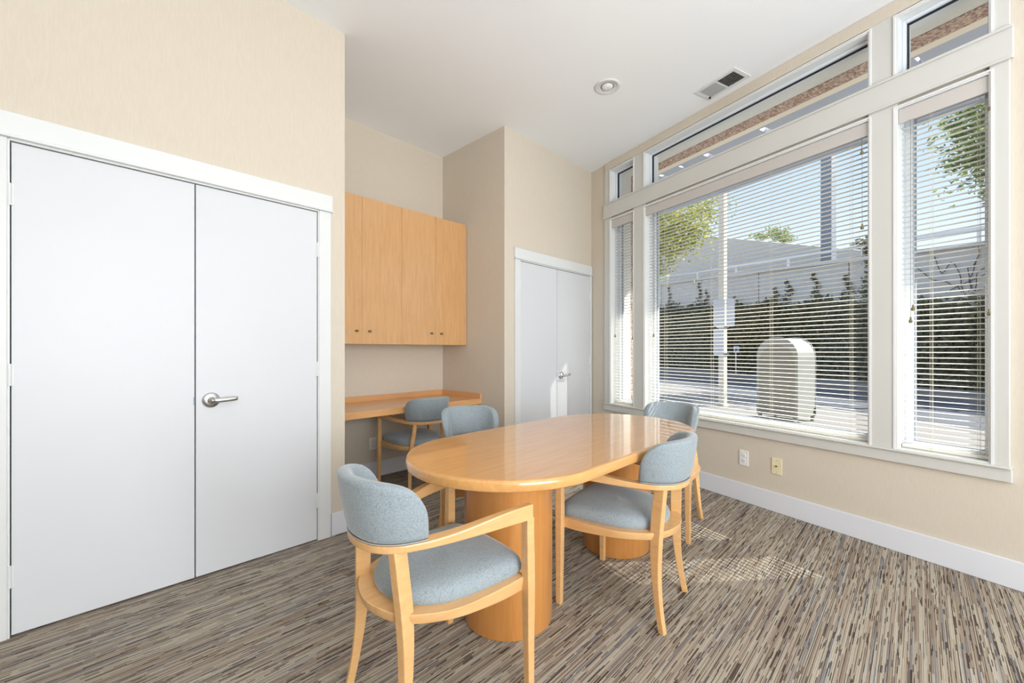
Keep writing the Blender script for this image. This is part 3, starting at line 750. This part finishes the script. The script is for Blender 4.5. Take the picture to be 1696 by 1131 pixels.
# steel pole with two sign panels
sp = empty('sign_pole', at_z(1197, 672, GZ), WROT, 'cream square street pole carrying two blank sign backs', 'pole')
M_POLE = mat('cream_pole_paint', srgb(214, 207, 192), .5)
d_sp = (sp.location - C0).dot(FW); pw = 13.5 / FPX * d_sp * .5
bm = B((-pw * .72, pw * .72, -pw * .72, pw * .72, 0, 5.6)); mk('pole_shaft', bm, M_POLE, sp, bevel=.01)
mk('pole_base', B((-pw * .95, pw * .95, -pw * .95, pw * .95, 0, .02)), M_POLE, sp)
def zat(v): return CAMH + (HORY - v) / FPX * d_sp - GZ
rot = radians(-32)
for nm, u0, u1, v0, v1 in (('sign_panel', 1178, 1196, 497, 541), ('sign_panel', 1178, 1194, 545, 588), ('sign_panel', 1199, 1212.5, 495, 541)):
    k = d_sp / FPX
    bm = bmesh.new(); x0, x1 = (u0 - 1197) * k, (u1 - 1197) * k; z0, z1 = zat(v1), zat(v0)
    pts = []
    rr = .03
    for cx_, cz_, a0 in ((x1 - rr, z1 - rr, 0), (x0 + rr, z1 - rr, 90), (x0 + rr, z0 + rr, 180), (x1 - rr, z0 + rr, 270)):
        for j in range(4): a = radians(a0 + 30 * j); pts.append((cx_ + rr * cos(a), cz_ + rr * sin(a)))
    yy = -.10
    a = [bm.verts.new((x, yy, z)) for x, z in pts]; b_ = [bm.verts.new((x, yy + .006, z)) for x, z in pts]
    bm.faces.new(a); bm.faces.new(b_[::-1])
    for i in range(len(pts)): bm.faces.new((a[i], a[(i + 1) % len(pts)], b_[(i + 1) % len(pts)], b_[i]))
    o = mk(nm, bm, mat('sign_back_aluminium', srgb(208, 212, 220), .45), sp)
    o.rotation_euler = (0, 0, -WROT - (pi / 2 - TH))
for v in (541, 586): mk('sign_bracket', B((-pw, pw, -pw, pw, zat(v) - .02, zat(v) + .02)), M_METAL, sp)

# small parking sign by the hedge
p = road_pt(13.2, (at_z(1219, 621, GZ) - Vector((0, 0, 0))).dot(FW)); 
dq = 19.0; q0 = cpt(dq, (1219 - 848) / FPX * dq, GZ - .02)
ps = empty('parking_sign', q0, -(pi / 2 - TH), 'small white street sign on a thin post in front of the ivy', 'sign')
bm = bmesh.new(); tube(bm, [(0, 0, 0), (0, 0, 1.28)], .03, 8); mk('post', bm, M_METAL, ps)
zc_ = CAMH + (HORY - 580) / FPX * dq - GZ
mk('sign_plate', B((-.12, .12, -.045, -.03, .98, 1.28)), mat('sign_white', srgb(235, 232, 235), .4), ps, bevel=.006)
mk('sign_mark', B((-.05, -.015, -.048, -.045, 1.04, 1.22), (-.015, .05, -.048, -.045, 1.18, 1.22), (-.015, .05, -.048, -.045, 1.11, 1.14), (.03, .05, -.048, -.045, 1.14, 1.18)), mat('sign_dark_mark', srgb(70, 62, 74), .5), ps)

# retaining wall, rising away from the camera
def ribbon_wall(name, n0, thick, u0, u1, zfun, m, base=GZ - .05, kind='structure', steps=30):
    bm = bmesh.new(); rings = []
    for k in range(steps + 1):
        u = u0 + (u1 - u0) * k / steps; zt = zfun(u)
        rings.append([road_pt(n0, u, base), road_pt(n0 + thick, u, base), road_pt(n0 + thick, u, zt), road_pt(n0, u, zt)])
    loft(bm, rings); return mk(name, bm, m, kind=kind)
def u_of(u_px, n0):   # along-road coordinate where the pixel column meets the line n = n0
    d = FW + RT * ((u_px - 848) / FPX); a = radians(9.2); D = FW * cos(a) - RT * sin(a); Nn = RT * cos(a) + FW * sin(a)
    t = n0 / d.dot(Nn); return t * d.dot(D), t
NW = 15.0
ua, ta_ = u_of(1094, NW); ub, tb_ = u_of(1660, NW)
za = CAMH + (HORY - 470.7) / FPX * ta_; zb_ = CAMH + (HORY - 399.4) / FPX * tb_
def zwall(u): return zb_ + (za - zb_) * (u - ub) / (ua - ub)
rw = empty('retaining_wall', road_pt(NW, 12, GZ), 0, 'long grey concrete retaining wall across the street above the ivy', 'wall')
# panels with open joints between them
uu = ub - 14; pn = 0
while uu < ua + 16:
    L = 4.6 if uu < 26 else 7
    bm = bmesh.new(); rings = []
    for u in (uu + .03, uu + L - .03):
        zt = zwall(u) - .05; rings.append([road_pt(NW, u, GZ - .05) - road_pt(NW, 12, GZ), road_pt(NW + .35, u, GZ - .05) - road_pt(NW, 12, GZ), road_pt(NW + .35, u, zt) - road_pt(NW, 12, GZ), road_pt(NW, u, zt) - road_pt(NW, 12, GZ)])
    loft(bm, rings); mk('wall_panel', bm, M_RETAIN, rw)
    uu += L
def strip_local(name, n0, n1, z0f, z1f, m, u0, u1, steps=14):
    bm = bmesh.new(); rings = []
    for k in range(steps + 1):
        u = u0 + (u1 - u0) * k / steps; O = road_pt(NW, 12, GZ)
        rings.append([road_pt(n0, u, z0f(u)) - O, road_pt(n1, u, z0f(u)) - O, road_pt(n1, u, z1f(u)) - O, road_pt(n0, u, z1f(u)) - O])
    loft(bm, rings); return mk(name, bm, m, rw)
strip_local('wall_cap', NW - .12, NW + .45, lambda u: zwall(u) - .05, lambda u: zwall(u) + .06, M_UPPER, ub - 14, ua + 16)
strip_local('guard_rail', NW + .1, NW + .2, lambda u: zwall(u) + .42, lambda u: zwall(u) + .52, M_METAL, ub - 14, ua + 16)
strip_local('back_lining', NW + .36, NW + .5, lambda u: GZ, lambda u: zwall(u) - .1, M_DARK, ub - 14, ua + 16)
uu = ub - 13
while uu < ua + 15:
    O = road_pt(NW, 12, GZ); bm = bmesh.new(); p_ = road_pt(NW + .15, uu, zwall(uu)) - O
    tube(bm, [p_, p_ + Vector((0, 0, .5))], .05, 6); mk('rail_post', bm, M_METAL, rw); uu += 3.4
# upper ramp behind
NU = 23.0
uu1, tu1 = u_of(1203, NU); uu2, tu2 = u_of(1453, NU)
z1_ = CAMH + (HORY - 394) / FPX * tu1; z2_ = CAMH + (HORY - 417) / FPX * tu2
up_ = ribbon_wall('highway_ramp', NU, .5, uu2 - 16, uu1 + 30, lambda u: z2_ + (z1_ - z2_) * (u - uu2) / (uu1 - uu2), M_UPPER, kind=None)
tag(up_, 'pale concrete ramp parapet rising behind the retaining wall', 'ramp')

# distant square column
dc = 24.0
col = empty('concrete_column', cpt(dc, (1372 - 848) / FPX * dc, GZ), WROT, 'tall dark square column standing behind the far wall', 'column')
cwd = 19.5 / FPX * dc / 2 * .80
mk('column_shaft', B((-cwd, cwd, -cwd, cwd, 0, 17)), mat('dark_blue_grey_column', srgb(128, 136, 150), .6), col)
mk('column_plinth', B((-cwd * 1.2, cwd * 1.2, -cwd * 1.2, cwd * 1.2, 0, 1.0)), mat('dark_blue_grey_column'), col)

# ivy bank: one uncountable mass of leaves over a dark core
def leafmat(name, c0, c1, c2):
    def bld(n, b):
        oi = N(n, 'ShaderNodeNewGeometry'); v = coords(n, (1, 1, 1)); f = noise(n, v, 3.5, 3, .6)
        wn = N(n, 'ShaderNodeMath', operation='ADD'); n.links.new(oi.outputs['Random Per Island'], wn.inputs[0]); n.links.new(f, wn.inputs[1])
        c = ramp(n, mth(n, 'MULTIPLY', wn.outputs[0], .5), [(.15, c0), (.5, c1), (.85, c2)])
        n.links.new(c, b.inputs['Base Color'])
        b.inputs['Transmission Weight'].default_value = 0
        out = n.nodes['Material Output']; tr = N(n, 'ShaderNodeBsdfTranslucent'); n.links.new(c, tr.inputs[0])
        mx = N(n, 'ShaderNodeMixShader'); mx.inputs[0].default_value = .35
        n.links.new(b.outputs[0], mx.inputs[1]); n.links.new(tr.outputs[0], mx.inputs[2]); n.links.new(mx.outputs[0], out.inputs[0])
    return mat(name, c1, .6, build=bld)
M_IVY = leafmat('ivy_leaves', srgb(62, 70, 54), srgb(92, 102, 74), srgb(136, 132, 100))
M_TREE = leafmat('bright_tree_leaves', srgb(128, 136, 50), srgb(176, 182, 76), srgb(212, 206, 110))
M_TREE2 = leafmat('green_tree_leaves', srgb(96, 118, 62), srgb(140, 160, 92), srgb(188, 196, 124))
M_BARK = conc('bark', srgb(92, 78, 64), .9, 20)
def leaves(pts, size, m, name, parent=None, droop=.3, rnd=None, kind='stuff', loc=None):
    R_ = rnd or random; vs = []; fs = []
    for p in pts:
        a = Vector((R_.gauss(0, 1), R_.gauss(0, 1), R_.gauss(0, droop))).normalized(); n_ = Vector((R_.gauss(0, 1), R_.gauss(0, 1), R_.gauss(0, 1) + .6)); b_ = a.cross(n_).normalized()
        s = size * R_.uniform(.6, 1.35); k = len(vs); a = a * s; b_ = b_ * s * .5; c = a.cross(b_).normalized() * s * .12
        vs += [p - a, p + b_ + c, p + a, p - b_ + c]; fs += [(k, k + 1, k + 2), (k, k + 2, k + 3)]
    me = bpy.data.meshes.new(name); me.from_pydata([tuple(v) for v in vs], [], fs); me.materials.append(m)
    o = bpy.data.objects.new(name, me); COL.objects.link(o)
    if parent: o.parent = parent
    if kind: o['kind'] = kind
    if loc is not None: o.location = loc
    return o
NH = 14.1
ha, hta = u_of(1094, NH + .3); hb, htb = u_of(1660, NH + .3)
hza = CAMH + (HORY - 507) / FPX * hta; hzb = CAMH + (HORY - 486) / FPX * htb
U59 = u_of(1592, NH)[0]
def zh(u): return hzb + (hza - hzb) * (u - hb) / (ha - hb) - 1.75 * max(0, min(1, (U59 - u) / 1.6))
rr_ = random.Random(3)
iv = empty('ivy_bank', road_pt(NH, 12, GZ), 0, 'long dark ivy bank covering the foot of the retaining wall', 'hedge')
O = road_pt(NH, 12, GZ)
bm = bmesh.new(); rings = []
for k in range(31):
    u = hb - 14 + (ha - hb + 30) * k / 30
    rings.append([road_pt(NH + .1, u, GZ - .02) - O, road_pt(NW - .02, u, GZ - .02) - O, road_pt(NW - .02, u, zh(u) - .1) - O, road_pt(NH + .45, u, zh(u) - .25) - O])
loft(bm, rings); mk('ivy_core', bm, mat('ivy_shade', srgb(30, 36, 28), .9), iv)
pts = []
for k in range(42000):
    u = hb - 14 + (ha - hb + 30) * rr_.random() ** 1.5; t = rr_.random()
    bulge = .35 * sin(u * 1.7) * sin(t * 3 + u) + .1
    z = GZ + t * (zh(u) - GZ + .15 * sin(u * 2.3) + rr_.gauss(0, .08)); n_ = NH + .12 + .45 * t * t - abs(bulge) * .35 + rr_.gauss(0, .07)
    pts.append(road_pt(min(n_, NW + .02), u, z) - O)
leaves(pts, .105, M_IVY, 'ivy_leaves', iv, 1.0, rr_)
# climbing runners on the concrete above the bank
pts = []
for u0_ in [u_of(x, NW)[0] for x in (1160, 1172, 1110, 1287, 1308, 1352, 1405, 1412, 1439, 1443)]:
    hgt = rr_.uniform(.5, 1.4); hgt = 1.9 if u0_ < u_of(1430, NW)[0] else hgt
    for k in range(int(110 * hgt)):
        t = rr_.random(); pts.append(road_pt(NW - .06, u0_ + rr_.gauss(0, .12 * (1.3 - t)) + .1 * sin(t * 9), zh(u0_) + t * hgt) - O)
leaves(pts, .06, M_IVY, 'climbing_runners', iv, 1.0, rr_)

# bare vines on the wall at the right
bv = empty('bare_vines', road_pt(NW, u_of(1640, NW)[0], GZ), 0, 'bare dark vine stems on the grey wall seen through the right-hand window', 'vine')
O2 = bv.location.copy()
for k in range(9):
    u0_ = u_of(rr_.uniform(1575, 1690), NW)[0]; z0 = zh(u0_) + .12; pts_ = []
    sl = rr_.uniform(-.9, .9)
    for j in range(7): pts_.append(road_pt(NW - .05, u0_ + sl * j * .35 + .12 * sin(j + k), z0 + j * rr_.uniform(.12, .24)) - O2)
    bm = bmesh.new(); tube(bm, catmull(pts_, 3), .012, 5); mk('vine_stem', bm, mat('vine_bark', srgb(92, 88, 86), .9), bv)

def tree(name, label, base, th, crown, nleaf, size, m, rad=.12, seed=1, group=None, branches=8):
    R_ = random.Random(seed); e = empty(name, base, 0, label, 'tree', group)
    bm = bmesh.new(); tube(bm, [(0, 0, -.02), (.03, .02, th * .5), (0, .05, th)], [rad, rad * .8, rad * .6], 8); mk('trunk', bm, M_BARK, e, smooth=True)
    pts = []
    for (c, r_) in crown:
        c = Vector(c) - Vector(base)
        bm = bmesh.new(); tube(bm, [(0, .05, th * .92), (c * .5 + Vector((0, 0, th * .5))), c], [rad * .5, rad * .3, rad * .08], 6); mk('branch', bm, M_BARK, e, smooth=True)
        for k in range(int(nleaf * r_[0] * r_[1])):
            v = Vector((R_.gauss(0, .45), R_.gauss(0, .45), R_.gauss(0, .45)))
            pts.append(c + Vector((v.x * r_[0], v.y * r_[0], v.z * r_[1])))
    leaves(pts, size, m, 'foliage', e, .5, R_); return e
# left street tree: crown visible at px 1090-1195, 340-455 ; distance about 13 m
def cp(u, v, d): return cpt(d, (u - 848) / FPX * d, CAMH + (HORY - v) / FPX * d)
cr1 = [(cp(1100, 360, 13), (1.1, .8)), (cp(1130, 375, 13), (1.0, .55)), (cp(1160, 350, 13.2), (.85, .38)), (cp(1098, 410, 12.8), (.7, .7)), (cp(1128, 405, 13), (.7, .4)), (cp(1155, 385, 13), (.55, .3)), (cp(1092, 445, 12.8), (.35, .4)),
       (cp(1060, 350, 13.5), (1.6, 1.2)), (cp(1188, 328, 13.2), (.4, .16))]
tree('street_tree', 'yellow-green street tree seen at the upper left of the big window', cpt(13.4, 2.3, GZ), 3.4, cr1, 1500, .06, M_TREE, .14, 5)
cr2 = [(cp(1640, 190, 10.0), (0.89, 0.49)), (cp(1612, 178, 10.0), (0.65, 0.23)), (cp(1632, 230, 10.0), (0.81, 0.36)), (cp(1600, 215, 10.2), (0.52, 0.16)), (cp(1655, 260, 9.7), (0.68, 0.49)), (cp(1622, 262, 10.0), (0.57, 0.19)), (cp(1592, 270, 10.2), (0.45, 0.13)), (cp(1658, 310, 9.7), (0.41, 0.32)),
       (cp(1635, 290, 10.0), (0.42, 0.16)), (cp(1720, 220, 10.0), (1.46, 1.30)), (cp(1575, 205, 10.2), (0.32, 0.10))]
tree('street_tree', 'leafy green tree branch reaching in at the top right window', cpt(9.0, 11.6, GZ), 5.0, cr2, 1300, .075, M_TREE2, .11, 9)
cr3 = [(cp(1258, 391, 34), (.7, .3)), (cp(1286, 386, 34), (.95, .6)), (cp(1300, 396, 34), (.75, .45))]
tree('distant_tree', 'small bushy tree above the far ramp, left of the dark column', cpt(34, 20.6, GZ), 8.2, cr3, 700, .12, M_TREE2, .2, 11)
cr4 = [(cp(1448, 404, 28), (1.1, .65)), (cp(1432, 410, 28), (.7, .35)), (cp(1470, 400, 28), (1.3, .8))]
tree('distant_tree', 'dark green shrubby tree above the far ramp at the right edge of the big window', cpt(28, 23.9, GZ), 7.0, cr4, 420, .15, M_IVY, .2, 12)
cr5 = [(cp(1340 + 17 * k, 412 + 2 * k, 36), (.7, .25)) for k in range(4)]
tree('distant_tree', 'low straggly bushes along the ramp beside the dark column', cpt(34, 25, GZ), 7.2, cr5, 500, .12, M_TREE2, .12, 13)

print('OBJECTS', len(bpy.data.objects))
